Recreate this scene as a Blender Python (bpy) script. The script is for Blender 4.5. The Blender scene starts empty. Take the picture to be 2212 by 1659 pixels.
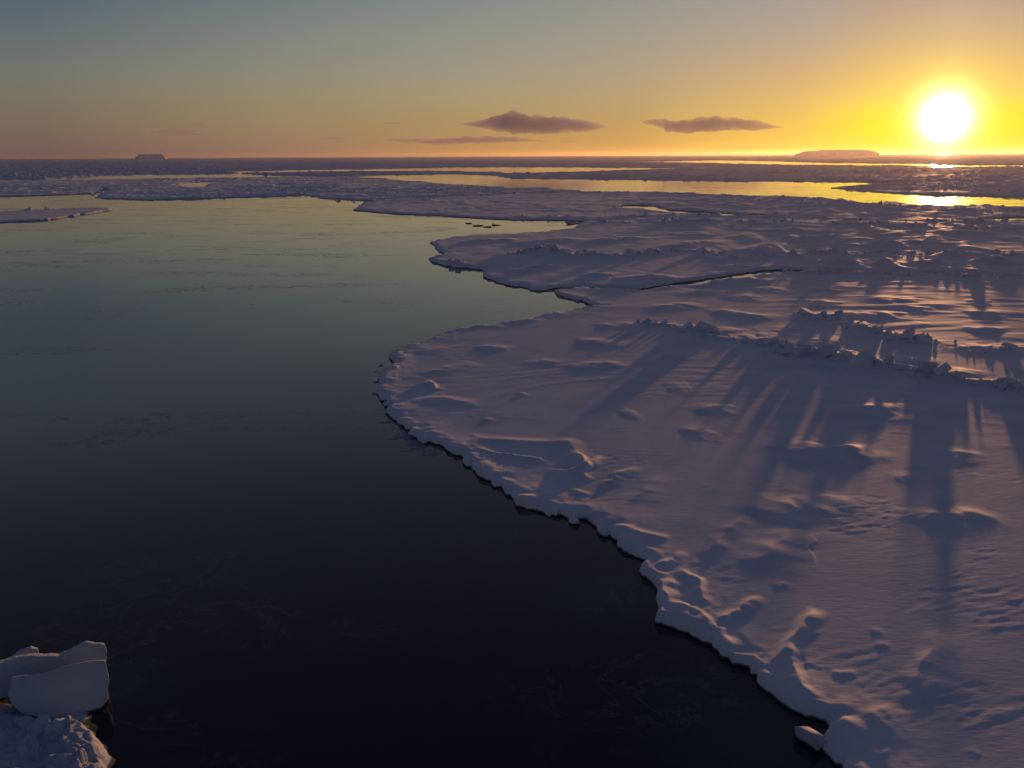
import bpy, math, random
import numpy as np

# ------------------------------------------------------------------ camera
W, Hh = 2212.0, 1659.0          # pixel frame in which the outlines were measured
F = 2170.0                      # focal length in those pixels
CAM_H = 15.0
HOR_Y, HOR_SLOPE = 336.0, -0.0050
PITCH = math.atan((Hh / 2 - HOR_Y) / F)
ROLL = math.atan(-HOR_SLOPE)
fwd = np.array([0, math.cos(PITCH), -math.sin(PITCH)])
right0 = np.array([1.0, 0, 0]); up0 = np.cross(right0, fwd)
right = math.cos(ROLL) * right0 - math.sin(ROLL) * up0
up = np.cross(right, fwd)

sc = bpy.context.scene
from mathutils import Matrix, Vector
cam_data = bpy.data.cameras.new("camera")
cam = bpy.data.objects.new("camera", cam_data)
sc.collection.objects.link(cam)
cam.matrix_world = Matrix(((right[0], up[0], -fwd[0], 0), (right[1], up[1], -fwd[1], 0),
                           (right[2], up[2], -fwd[2], CAM_H), (0, 0, 0, 1)))
cam_data.sensor_width = 36.0
cam_data.lens = 36.0 * F / W
cam_data.clip_start = 0.5
cam_data.clip_end = 90000
sc.camera = cam

HX = [-400, 0, 300, 700, 1106, 1650, 1900, 2212, 2600]
HC = [365, 353, 346, 335.5, 330, 329.5, 332, 338, 347]

def px_dir(u, v, warp=True):
    """photo pixel -> world direction (the lens bows the horizon; that bow is taken out here)"""
    if warp:
        line = HOR_Y + HOR_SLOPE * (u - W / 2)
        curve = np.interp(u, HX, HC)
        w = max(0.0, min(1.0, 1 - (v - curve) / 450.0)) if v > curve else 1.0
        v = v + (line - curve) * w
    d = fwd + right * ((u - W / 2) / F) + up * ((Hh / 2 - v) / F)
    return d / np.linalg.norm(d)

def gp(u, v):
    d = px_dir(u, v)
    dz = min(d[2], -0.0022)
    t = CAM_H / -dz
    return (d[0] * t, d[1] * t)

SUN_D = px_dir(2042, 279)
SUN_EL = math.asin(SUN_D[2]); SUN_AZ = math.atan2(SUN_D[0], SUN_D[1])
print("sun el", math.degrees(SUN_EL), "az", math.degrees(SUN_AZ))

# ------------------------------------------------------------------ world
world = bpy.data.worlds.new("World"); sc.world = world
world.use_nodes = True
nt = world.node_tree; nt.nodes.clear()
N = nt.nodes.new; L = nt.links.new
def math_node(op, a=None, b=None, c=None):
    n = N("ShaderNodeMath"); n.operation = op
    for i, v in enumerate((a, b, c)):
        if v is None: continue
        if isinstance(v, (int, float)): n.inputs[i].default_value = v
        else: L(v, n.inputs[i])
    return n.outputs[0]
def ramp_node(fac, stops, interp='EASE'):
    n = N("ShaderNodeValToRGB"); cr = n.color_ramp; cr.interpolation = interp
    while len(cr.elements) < len(stops): cr.elements.new(0.5)
    for e, (p, c) in zip(cr.elements, stops):
        e.position = p; e.color = (c[0], c[1], c[2], 1)
    L(fac, n.inputs[0]); return n.outputs[0]
tc = N("ShaderNodeTexCoord"); sep = N("ShaderNodeSeparateXYZ"); L(tc.outputs["Generated"], sep.inputs[0])
el = math_node('ARCSINE', sep.outputs[2])
elpos = math_node('MAXIMUM', el, 0.0)
e_fac = math_node('POWER', math_node('DIVIDE', elpos, math.pi / 2), 0.5)   # sqrt spreads the low sky
P = lambda deg: (max(deg, 0) / 90.0) ** 0.5
lin = lambda c: tuple(((v / 255 + .055) / 1.055) ** 2.4 if v > 10 else v / 255 / 12.92 for v in c)
HIGH = [(13.5, (.125, .155, .195)), (19, (.085, .098, .135)), (28, (.048, .052, .095)), (50, (.028, .036, .082))]
HIGHW = [(13.5, (.26, .24, .22)), (19, (.12, .125, .15)), (28, (.055, .060, .10)), (50, (.028, .036, .082))]
SKY = [  # photo column: colours down to the horizon (y in 0..1659 of a strip covering the top 363.6 rows)
 (2048, HIGHW, [(0, (190, 165, 142)), (400, (216, 184, 132)), (650, (240, 202, 112)), (950, (250, 214, 80)), (1250, (252, 222, 40)), (1530, (250, 200, 30))]),
 (2190, HIGHW, [(0, (185, 160, 138)), (300, (204, 174, 130)), (600, (226, 188, 116)), (900, (243, 206, 100)), (1050, (252, 222, 70)), (1250, (252, 228, 20)), (1545, (248, 198, 14))]),
 (1724, HIGHW, [(0, (168, 158, 148)), (400, (185, 165, 140)), (700, (208, 173, 124)), (950, (221, 184, 110)), (1200, (234, 193, 86)), (1450, (242, 198, 50)), (1505, (238, 185, 40))]),
 (1361, HIGH, [(0, (148, 148, 140)), (400, (162, 155, 138)), (700, (174, 157, 130)), (950, (182, 158, 115)), (1200, (190, 155, 96)), (1450, (200, 150, 78)), (1500, (196, 140, 76))]),
 (963, HIGH, [(0, (130, 137, 135)), (400, (145, 145, 132)), (700, (155, 148, 130)), (900, (163, 150, 116)), (1150, (168, 143, 100)), (1450, (175, 132, 84)), (1510, (172, 122, 84))]),
 (618, HIGH, [(0, (114, 124, 125)), (300, (127, 131, 127)), (700, (140, 137, 120)), (950, (148, 136, 107)), (1200, (152, 131, 98)), (1400, (151, 120, 96)), (1535, (140, 104, 98))]),
 (99, HIGH, [(0, (87, 102, 111)), (300, (99, 109, 114)), (700, (115, 117, 110)), (950, (122, 115, 100)), (1200, (122, 108, 92)), (1400, (119, 99, 88)), (1550, (108, 88, 88)), (1590, (104, 83, 88))]),
]
def sky_el(x, ys):
    hor_ph = np.interp(x, HX, HC); line = HOR_Y + HOR_SLOPE * (x - W / 2)
    v = min(ys * 363.6 / 1659, hor_ph) * line / hor_ph
    d = px_dir(x, v, False)
    return max(0.0, math.degrees(math.asin(d[2]))), math.atan2(d[0], d[1])
_sky = []
for x, hi, st in SKY:
    azx = sky_el(x, 1400)[1]
    ad = 0.0 if x == 2048 else abs(SUN_AZ - azx)
    _sky.append((ad, hi, [(sky_el(x, y)[0], c) for y, c in reversed(st)]))
SKY = sorted(_sky, key=lambda q: q[0])
az = math_node('ARCTAN2', sep.outputs[0], sep.outputs[1])
azd = math_node('ABSOLUTE', math_node('SUBTRACT', az, SUN_AZ))
azd = math_node('MINIMUM', azd, math_node('SUBTRACT', 2 * math.pi, azd))
tot = None
for i, (ad, hi, st) in enumerate(SKY):
    stops = [(P(e), lin(c)) for e, c in st] + [(P(e), c) for e, c in hi]
    col = ramp_node(e_fac, stops, 'LINEAR')
    if tot is None: tot = col; prev = ad; continue
    mr = N("ShaderNodeMapRange"); mr.interpolation_type = 'LINEAR'; L(azd, mr.inputs[0]); mr.inputs[1].default_value = prev; mr.inputs[2].default_value = ad
    mx = N("ShaderNodeMix"); mx.data_type = 'RGBA'; L(mr.outputs[0], mx.inputs[0]); L(tot, mx.inputs[6]); L(col, mx.inputs[7])
    tot = mx.outputs[2]; prev = ad
# aureole round the sun
dist = N("ShaderNodeVectorMath"); dist.operation = 'SUBTRACT'
L(tc.outputs["Generated"], dist.inputs[0]); dist.inputs[1].default_value = tuple(px_dir(2042, 259))
ln = N("ShaderNodeVectorMath"); ln.operation = 'LENGTH'; L(dist.outputs[0], ln.inputs[0])
r = ln.outputs["Value"]
def glow(scale, power, col):
    t = math_node('POWER', math_node('DIVIDE', r, scale), power)
    e = math_node('EXPONENT', math_node('MULTIPLY', t, -1.0))
    m = N("ShaderNodeVectorMath"); m.operation = 'SCALE'
    m.inputs[0].default_value = col; L(e, m.inputs["Scale"]); return m.outputs[0]
def addv(a, b):
    m = N("ShaderNodeVectorMath"); m.operation = 'ADD'; L(a, m.inputs[0]); L(b, m.inputs[1]); return m.outputs[0]
tot = addv(tot, glow(.0125, 1.35, (14, 12, 6)))
tot = addv(tot, glow(.035, 1.2, (.3, .25, .03)))
bg = N("ShaderNodeBackground"); L(tot, bg.inputs[0]); bg.inputs[1].default_value = 1.0
wo = N("ShaderNodeOutputWorld"); L(bg.outputs[0], wo.inputs[0])
world.cycles.sampling_method = 'MANUAL'; world.cycles.sample_map_resolution = 2048

sun_data = bpy.data.lights.new("sun", 'SUN')
sun_data.energy = 3.0; sun_data.angle = math.radians(1.0); sun_data.color = (1.0, .46, .19)
sun = bpy.data.objects.new("sun", sun_data); sc.collection.objects.link(sun)
sun.rotation_euler = Vector(-SUN_D).to_track_quat('-Z', 'Y').to_euler()
sun.location = (0, 0, 60)

sc.view_settings.view_transform = 'Standard'; sc.view_settings.look = 'None'
sc.view_settings.exposure = 0; sc.view_settings.gamma = 1; sc.view_settings.use_curve_mapping = False
sc.cycles.use_denoising = True
sc.cycles.max_bounces = 6; sc.cycles.volume_bounces = 0; sc.cycles.caustics_reflective = False
sc.cycles.caustics_refractive = False

HAZE = True

# ------------------------------------------------------------------ helpers
def tag(o, label=None, cat=None, group=None, kind=None):
    if label: o["label"] = label
    if cat: o["category"] = cat
    if group: o["group"] = group
    if kind: o["kind"] = kind
    return o

def mesh_obj(name, verts, faces, mat, parent=None, smooth=True):
    me = bpy.data.meshes.new(name)
    verts = np.asarray(verts, dtype=np.float32)
    if isinstance(faces, np.ndarray):
        k = faces.shape[1]; n = len(faces)
        me.vertices.add(len(verts)); me.vertices.foreach_set("co", verts.ravel())
        me.loops.add(n * k); me.loops.foreach_set("vertex_index", faces.astype(np.int32).ravel())
        me.polygons.add(n)
        me.polygons.foreach_set("loop_start", np.arange(0, n * k, k, dtype=np.int32))
        me.polygons.foreach_set("loop_total", np.full(n, k, dtype=np.int32))
        me.update(calc_edges=True)
    else:
        me.from_pydata([tuple(v) for v in verts], [], faces)
    me.validate()
    me.polygons.foreach_set("use_smooth", np.full(len(me.polygons), smooth))
    me.materials.append(mat)
    o = bpy.data.objects.new(name, me); sc.collection.objects.link(o)
    if parent: o.parent = parent
    return o

def _hash(ix, iy, seed):
    h = (ix.astype(np.int64) * 374761393 + iy.astype(np.int64) * 668265263 + seed * 974634777) & 0xffffffff
    h = ((h ^ (h >> 13)) * 1274126177) & 0xffffffff
    h = ((h ^ (h >> 16)) * 2246822519) & 0xffffffff
    return ((h ^ (h >> 15)) & 0xffffff) / float(0x1000000)

def perlin(x, y, seed=0):
    ix = np.floor(x); iy = np.floor(y); fx = x - ix; fy = y - iy
    u = fx * fx * fx * (fx * (fx * 6 - 15) + 10); v = fy * fy * fy * (fy * (fy * 6 - 15) + 10)
    def gr(a, b, dx, dy):
        t = _hash(ix + a, iy + b, seed) * 2 * np.pi
        return np.cos(t) * dx + np.sin(t) * dy
    n00 = gr(0, 0, fx, fy); n10 = gr(1, 0, fx - 1, fy); n01 = gr(0, 1, fx, fy - 1); n11 = gr(1, 1, fx - 1, fy - 1)
    a = n00 + u * (n10 - n00); b = n01 + u * (n11 - n01)
    return (a + v * (b - a)) * 1.5

def cells(x, y, seed=0):
    """blocky tilted facets: returns a height in about 0..1 from the nearest jittered cell"""
    ix = np.floor(x); iy = np.floor(y)
    best = np.full(x.shape, 9.0); hv = np.zeros(x.shape)
    for a in (-1, 0, 1):
        for b in (-1, 0, 1):
            cx = ix + a + _hash(ix + a, iy + b, seed); cy = iy + b + _hash(ix + a, iy + b, seed + 7)
            d = (x - cx) ** 2 + (y - cy) ** 2
            hh = _hash(ix + a, iy + b, seed + 3)
            tx = _hash(ix + a, iy + b, seed + 4) - .5; ty = _hash(ix + a, iy + b, seed + 5) - .5
            val = hh + (x - cx) * tx * 1.3 + (y - cy) * ty * 1.3
            m = d < best
            hv = np.where(m, val, hv); best = np.where(m, d, best)
    return hv

def sdf(px, py, poly):
    """signed distance, positive inside"""
    d2 = np.full(px.shape, 1e18); inside = np.zeros(px.shape, bool)
    n = len(poly)
    for i in range(n):
        ax, ay = poly[i]; bx, by = poly[(i + 1) % n]
        ex, ey = bx - ax, by - ay; l2 = ex * ex + ey * ey + 1e-12
        wx = px - ax; wy = py - ay
        t = np.clip((wx * ex + wy * ey) / l2, 0, 1)
        d2 = np.minimum(d2, (wx - t * ex) ** 2 + (wy - t * ey) ** 2)
        c = ((ay > py) != (by > py))
        if ey != 0: inside ^= c & (px < ex * (py - ay) / ey + ax)
    d = np.sqrt(d2)
    return np.where(inside, d, -d)

def polyline_dist(px, py, pts):
    """distance, side (+ = far side), parameter 0..1 along"""
    seg = [math.hypot(pts[i + 1][0] - pts[i][0], pts[i + 1][1] - pts[i][1]) for i in range(len(pts) - 1)]
    tot_l = sum(seg); acc = 0
    d2 = np.full(px.shape, 1e18); side = np.zeros(px.shape); par = np.zeros(px.shape)
    for i in range(len(pts) - 1):
        ax, ay = pts[i]; bx, by = pts[i + 1]
        ex, ey = bx - ax, by - ay; l2 = ex * ex + ey * ey + 1e-12
        wx = px - ax; wy = py - ay
        t = np.clip((wx * ex + wy * ey) / l2, 0, 1)
        d = (wx - t * ex) ** 2 + (wy - t * ey) ** 2
        m = d < d2
        d2 = np.where(m, d, d2)
        # normal that points towards the sun
        nx, ny = -ey, ex
        if nx * SUN_D[0] + ny * SUN_D[1] < 0: nx, ny = -nx, -ny
        side = np.where(m, np.sign(wx * nx + wy * ny), side)
        par = np.where(m, (acc + t * seg[i]) / tot_l, par)
        acc += seg[i]
    return np.sqrt(d2), side, par, tot_l

def smooth01(x):
    x = np.clip(x, 0, 1); return x * x * (3 - 2 * x)

# ------------------------------------------------------------------ materials
def new_mat(name):
    m = bpy.data.materials.new(name); m.use_nodes = True
    t = m.node_tree; t.nodes.clear(); return m, t

def snow_mat(name, base=(.70, .725, .77), dark=(.045, .055, .07), bump=.02, wet_shade=True, scale=1.0, wet_shade_lo=.12, sheen=.0):
    m, t = new_mat(name); n = t.nodes.new; l = t.links.new
    geo = n("ShaderNodeNewGeometry"); sp = n("ShaderNodeSeparateXYZ"); l(geo.outputs["Position"], sp.inputs[0])
    # broad tone variation: packed, wind-scoured snow is greyer
    no = n("ShaderNodeTexNoise"); no.inputs["Scale"].default_value = .35 * scale; no.inputs["Detail"].default_value = 6
    l(geo.outputs["Position"], no.inputs["Vector"])
    cr = n("ShaderNodeValToRGB")
    cr.color_ramp.elements[0].position = .35; cr.color_ramp.elements[0].color = (base[0] * .86, base[1] * .88, base[2] * .92, 1)
    cr.color_ramp.elements[1].position = .6; cr.color_ramp.elements[1].color = (*base, 1)
    l(no.outputs[0], cr.inputs[0])
    col = cr.outputs[0]
    if wet_shade:  # wet ice at the waterline, with the undercut's shadow put into its colour
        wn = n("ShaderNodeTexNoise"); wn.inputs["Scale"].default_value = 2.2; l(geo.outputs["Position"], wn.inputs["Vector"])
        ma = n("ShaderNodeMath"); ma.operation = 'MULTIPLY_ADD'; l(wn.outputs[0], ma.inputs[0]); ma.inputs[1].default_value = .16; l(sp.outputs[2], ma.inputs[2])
        mr = n("ShaderNodeMapRange"); l(ma.outputs[0], mr.inputs[0]); mr.inputs[1].default_value = wet_shade_lo; mr.inputs[2].default_value = wet_shade_lo + .06
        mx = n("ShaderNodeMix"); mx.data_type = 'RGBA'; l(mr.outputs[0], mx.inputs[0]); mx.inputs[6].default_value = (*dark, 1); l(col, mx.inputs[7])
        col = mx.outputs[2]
    p = n("ShaderNodeBsdfPrincipled"); l(col, p.inputs["Base Color"])
    p.inputs["Roughness"].default_value = .72; p.inputs["Specular IOR Level"].default_value = .09
    p.inputs['Sheen Weight'].default_value = sheen; p.inputs['Sheen Roughness'].default_value = .45
    # wind texture: fine anisotropic ripples plus grain
    mp = n("ShaderNodeMapping"); l(geo.outputs["Position"], mp.inputs[0]); mp.inputs["Rotation"].default_value = (0, 0, .35)
    mp.inputs["Scale"].default_value = (1.0, 3.2, 1.0)
    b1 = n("ShaderNodeTexNoise"); b1.inputs["Scale"].default_value = 2.2; b1.inputs["Detail"].default_value = 8; b1.inputs["Roughness"].default_value = .62
    l(mp.outputs[0], b1.inputs["Vector"])
    bm = n("ShaderNodeBump"); bm.inputs["Strength"].default_value = 1.0; bm.inputs["Distance"].default_value = bump
    l(b1.outputs[0], bm.inputs["Height"]); l(bm.outputs[0], p.inputs["Normal"])
    o = n("ShaderNodeOutputMaterial"); l(p.outputs[0], o.inputs[0])
    return m

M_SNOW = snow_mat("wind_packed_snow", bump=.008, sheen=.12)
M_FAR = snow_mat("distant_pack_snow", base=(.67, .69, .74), bump=.05, wet_shade=False, scale=.1)
M_RUBBLE = snow_mat("ridge_ice", base=(.62, .67, .74), bump=.03, wet_shade=False)
M_BLOCK = snow_mat("block_ice", base=(.44, .50, .58), bump=.03, wet_shade=True, wet_shade_lo=.14, dark=(.028, .05, .06))
M_BERG = snow_mat("iceberg_ice", base=(.72, .76, .82), bump=.3, wet_shade=False, scale=.02)

SHELF = [(gp(1640, 1600), 4.2), (gp(1320, 1290), 3.2), (gp(880, 990), 3.5), (gp(290, 1480), 2.2), (gp(1500, 1480), 2.5)]
def water_mat():
    m, t = new_mat("sea_water"); n = t.nodes.new; l = t.links.new
    geo = n("ShaderNodeNewGeometry")
    p = n("ShaderNodeBsdfPrincipled")
    p.inputs["IOR"].default_value = 1.333
    # thin grease ice: streaky films, slightly paler and rougher than the water
    mp = n("ShaderNodeMapping"); l(geo.outputs["Position"], mp.inputs[0])
    mp.inputs["Scale"].default_value = (.05, .12, 1); mp.inputs["Rotation"].default_value = (0, 0, .3)
    n1 = n("ShaderNodeTexNoise"); n1.inputs["Scale"].default_value = 1.0; n1.inputs["Detail"].default_value = 7
    n1.inputs["Distortion"].default_value = .8; l(mp.outputs[0], n1.inputs["Vector"])
    cr = n("ShaderNodeValToRGB"); cr.color_ramp.elements[0].position = .50; cr.color_ramp.elements[1].position = .62
    l(n1.outputs[0], cr.inputs[0])
    # torn threads of new ice
    mp2 = n("ShaderNodeMapping"); l(geo.outputs["Position"], mp2.inputs[0])
    mp2.inputs["Scale"].default_value = (.35, .35, 1); mp2.inputs["Rotation"].default_value = (0, 0, .7)
    n2 = n("ShaderNodeTexNoise"); n2.inputs["Scale"].default_value = 1.0; n2.inputs["Detail"].default_value = 9
    n2.inputs["Roughness"].default_value = .6; n2.inputs["Distortion"].default_value = 1.6; l(mp2.outputs[0], n2.inputs["Vector"])
    c2 = n("ShaderNodeValToRGB")
    es = c2.color_ramp.elements; es[0].position = .47; es[0].color = (0, 0, 0, 1); es[1].position = .50; es[1].color = (1, 1, 1, 1)
    e3 = es.new(.53); e3.color = (0, 0, 0, 1)
    l(n2.outputs[0], c2.inputs[0])
    mul = n("ShaderNodeMath"); mul.operation = 'MULTIPLY'; l(cr.outputs[0], mul.inputs[0]); l(c2.outputs[0], mul.inputs[1])
    # the skins of new ice lie mostly far out on the lead
    sy = n("ShaderNodeSeparateXYZ"); l(geo.outputs["Position"], sy.inputs[0])
    my = n("ShaderNodeMapRange"); l(sy.outputs[1], my.inputs[0]); my.inputs[1].default_value = 105; my.inputs[2].default_value = 150; my.inputs[3].default_value = .9; my.inputs[4].default_value = 1
    mul0 = mul; mul = n("ShaderNodeMath"); mul.operation = 'MULTIPLY'; l(mul0.outputs[0], mul.inputs[0]); l(my.outputs[0], mul.inputs[1])
    mx = n("ShaderNodeMix"); mx.data_type = 'RGBA'; l(mul.outputs[0], mx.inputs[0])
    mx.inputs[6].default_value = (.006, .008, .012, 1); mx.inputs[7].default_value = (.030, .030, .032, 1)
    colr = mx.outputs[2]
    # pale ice lying just under the surface beside the floe tints the water
    for (cx, cy), rad in SHELF:
        vd = n("ShaderNodeVectorMath"); vd.operation = 'DISTANCE'; l(geo.outputs["Position"], vd.inputs[0]); vd.inputs[1].default_value = (cx, cy, 0)
        q1 = n("ShaderNodeMath"); q1.operation = 'MULTIPLY_ADD'; l(n2.outputs[0], q1.inputs[0]); q1.inputs[1].default_value = 2.2; l(vd.outputs["Value"], q1.inputs[2])
        q = n("ShaderNodeMapRange"); l(q1.outputs[0], q.inputs[0]); q.inputs[1].default_value = rad + 1; q.inputs[2].default_value = rad * .3; q.inputs[3].default_value = 0; q.inputs[4].default_value = .7; q.interpolation_type = 'SMOOTHSTEP'
        m2 = n("ShaderNodeMix"); m2.data_type = 'RGBA'; l(q.outputs[0], m2.inputs[0]); l(colr, m2.inputs[6]); m2.inputs[7].default_value = (.018, .045, .048, 1)
        colr = m2.outputs[2]
    l(colr, p.inputs["Base Color"])
    mr = n("ShaderNodeMapRange"); l(cr.outputs[0], mr.inputs[0]); mr.inputs[3].default_value = .025; mr.inputs[4].default_value = .09
    ra = n('ShaderNodeMath'); ra.operation = 'MULTIPLY_ADD'; l(mul.outputs[0], ra.inputs[0]); ra.inputs[1].default_value = .28; l(mr.outputs[0], ra.inputs[2])
    l(ra.outputs[0], p.inputs["Roughness"])
    rp = n("ShaderNodeTexNoise"); rp.inputs["Scale"].default_value = 1.1; rp.inputs["Detail"].default_value = 4; l(geo.outputs["Position"], rp.inputs["Vector"])
    bm = n("ShaderNodeBump"); bm.inputs["Strength"].default_value = 1; bm.inputs["Distance"].default_value = .0035
    l(rp.outputs[0], bm.inputs["Height"]); l(bm.outputs[0], p.inputs["Normal"])
    o = n("ShaderNodeOutputMaterial"); l(p.outputs[0], o.inputs[0])
    return m
M_WATER = water_mat()

# ------------------------------------------------------------------ sea
R_W = 22000
o = mesh_obj("sea", [(-R_W, -R_W, 0), (R_W, -R_W, 0), (R_W, R_W, 0), (-R_W, R_W, 0)], [(0, 1, 2, 3)], M_WATER)
tag(o, "calm dark sea water between the ice floes mirroring the sunset sky", None, None, "structure")

# ------------------------------------------------------------------ sampling grid (finer near the ship)
NCOL = 1100
AZ = np.radians(np.linspace(-37, 37, NCOL))
rows = [13.0]
while rows[-1] < 20500:
    rr = rows[-1]; rows.append(rr * (1 + (.0038 if rr < 150 else .0042 if rr < 600 else .008)))
RR = np.array(rows); NR = len(RR)
print("grid", NR, NCOL)
GX = (RR[:, None] * np.sin(AZ)[None, :]); GY = (RR[:, None] * np.cos(AZ)[None, :])
GR = np.repeat(RR[:, None], NCOL, 1)

# ------------------------------------------------------------------ measured outlines (photo pixels, 2212 wide)
def Z3(p): return [(691.3 + x * .3125, 518.4 + y * .3125) for x, y in p]
def Z4(p): return [(1382.6 + x * .375, 518.4 + y * .375) for x, y in p]
def Z5(p): return [(691.3 + x * .34375, 967.8 + y * .34375) for x, y in p]
def Z6(p): return [(1382.6 + x * .375, 1036.9 + y * .375) for x, y in p]
def G(p): return [gp(*q) for q in p]

near_edge = [(1304, 663), (1279, 664), (1207, 675), (1190, 680), (1141, 689), (1080, 699), (1035, 706), (963, 720), (916, 734), (873, 750),
             (841, 765), (838, 778), (854, 790), (829, 806), (816, 826), (810, 847), (826, 865), (835, 890), (848, 912),
             (885, 931), (916, 950), (948, 971), (979, 989), (1004, 1008), (1035, 1030), (1069, 1043), (1090, 1062),
             (1117, 1096), (1148, 1106), (1186, 1120), (1217, 1135), (1245, 1141), (1265, 1126), (1293, 1148),
             (1324, 1175), (1338, 1203), (1365, 1213), (1368, 1230), (1382, 1254), (1413, 1285), (1431, 1322),
             (1430, 1350), (1469, 1368), (1506, 1388), (1533, 1405), (1570, 1436), (1608, 1456), (1638, 1488),
             (1675, 1508), (1705, 1538), (1739, 1562), (1770, 1566), (1788, 1582), (1795, 1622), (1810, 1662), (1850, 1760), (1880, 1900)]
F1 = near_edge + [(3000, 1900), (2700, 620), (2212, 601), (2058, 597), (1851, 592), (1695, 590), (1660, 593), (1646, 596), (1600, 603), (1556, 608),
                  (1500, 616), (1430, 624), (1382, 626.5), (1300, 626), (1230, 624), (1200, 627), (1191, 629), (1215, 636), (1250, 648), (1285, 658)]
F2 = [(924, 523), (940, 518), (960, 515), (1025, 507), (1106, 504), (1171, 499), (1226, 491), (1261, 477), (1330, 472), (1400, 470),
      (1600, 470), (1800, 476), (2000, 483), (2212, 496), (2700, 520), (2700, 619), (2212, 600), (2058, 596), (1851, 591),
      (1700, 582), (1681, 581), (1650, 584), (1600, 591), (1556, 596), (1500, 605), (1450, 613), (1420, 619), (1382, 623), (1300, 623), (1240, 621), (1207, 620), (1169, 626),
      (1141, 626), (1098, 612), (1051, 597), (1032, 581), (998, 577), (972, 576), (941, 566), (932, 559), (942, 552), (965, 550), (955, 545), (935, 535)]
F3 = [(760, 452), (776, 441), (800, 432), (850, 428), (950, 424), (1060, 418), (1106, 414), (1256, 411), (1366, 411), (1531, 417),
      (1606, 421), (1706, 422), (1806, 430), (1831, 436), (1876, 441), (1936, 437), (1996, 447), (2056, 448), (2121, 450),
      (2212, 455), (2600, 472), (2600, 515), (2212, 495), (2000, 482), (1800, 475), (1600, 469), (1400, 469), (1271, 474),
      (1206, 472), (1106, 471), (1025, 467), (930, 463), (820, 457)]
F5 = [(-300, 476), (0, 467), (100, 462), (180, 457), (250, 455), (258, 458), (235, 463), (210, 467), (150, 477), (100, 483), (50, 486), (0, 488), (-300, 500)]
F6 = [(215, 434), (320, 437), (415, 432), (525, 427), (660, 420), (700, 427), (800, 431), (850, 427), (950, 423), (1060, 417), (1106, 413),
      (1256, 410), (1181, 402), (1106, 402), (1045, 399), (950, 392), (860, 386), (830, 382), (750, 380), (580, 383), (450, 387),
      (250, 394), (75, 399), (-300, 405), (-300, 418), (0, 416), (232, 412)]
F7 = [(-300, 448), (0, 434), (100, 430), (200, 425), (212, 429), (228, 413), (0, 417), (-300, 420)]
F4 = [(1796, 405), (1846, 410), (1886, 415), (1956, 420), (2006, 422), (2106, 427), (2212, 432), (2600, 445), (2600, 402), (2212, 396),
      (1926, 398), (1850, 401)]
F8 = [(750, 379), (850, 374), (975, 371), (1040, 372), (1106, 379), (1406, 384), (1606, 387), (1756, 390), (1926, 395), (2212, 395),
      (2600, 401), (2600, 374), (2212, 365), (1906, 358), (1706, 358), (1426, 361), (1356, 364), (1206, 368), (1106, 371),
      (1075, 367), (925, 366), (775, 368), (600, 373), (520, 376), (580, 379), (660, 379)]
LEADS = [
    [(1321, 447), (1351, 440), (1401, 440), (1426, 450), (1476, 453), (1546, 456), (1640, 462), (1720, 466), (1640, 466), (1506, 462), (1426, 456), (1380, 448)],
    [(2106, 477), (2156, 475), (2212, 474), (2400, 476), (2400, 488), (2212, 483), (2146, 483)],
    [(75, 397), (170, 389), (290, 382), (425, 379), (500, 381), (580, 378), (585, 381), (450, 386), (350, 388), (250, 393), (165, 396)],
    [(388, 403), (415, 398), (450, 395), (500, 394), (455, 400), (440, 407), (410, 408)],
    [(590, 399), (625, 397), (620, 400)], [(800, 411), (855, 409), (850, 412)], [(908, 410), (965, 406), (955, 411)],
    [(1900, 361), (2100, 362), (2212, 365), (2212, 368), (2000, 365)],
    [(1560, 371), (1750, 373), (1900, 377), (1750, 375.5)],
    [(1361, 345), (1556, 342), (1671, 345), (1756, 349), (1906, 353), (2030, 357), (2010, 361), (1856, 357), (1706, 354), (1556, 349)],
]
LC = [(500, 371), (600, 367), (850, 360), (1025, 355.5), (1106, 355.5), (1256, 356), (1426, 358), (1600, 358)]

far_near_edge = [(-300, 405), (75, 397), (170, 389), (290, 382), (425, 379), (520, 375), (500, 371), (600, 367), (850, 360), (1025, 355.5),
                 (1106, 355), (1256, 356), (1426, 358), (1706, 357), (1906, 357), (2212, 363.5), (2600, 372)]

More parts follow.
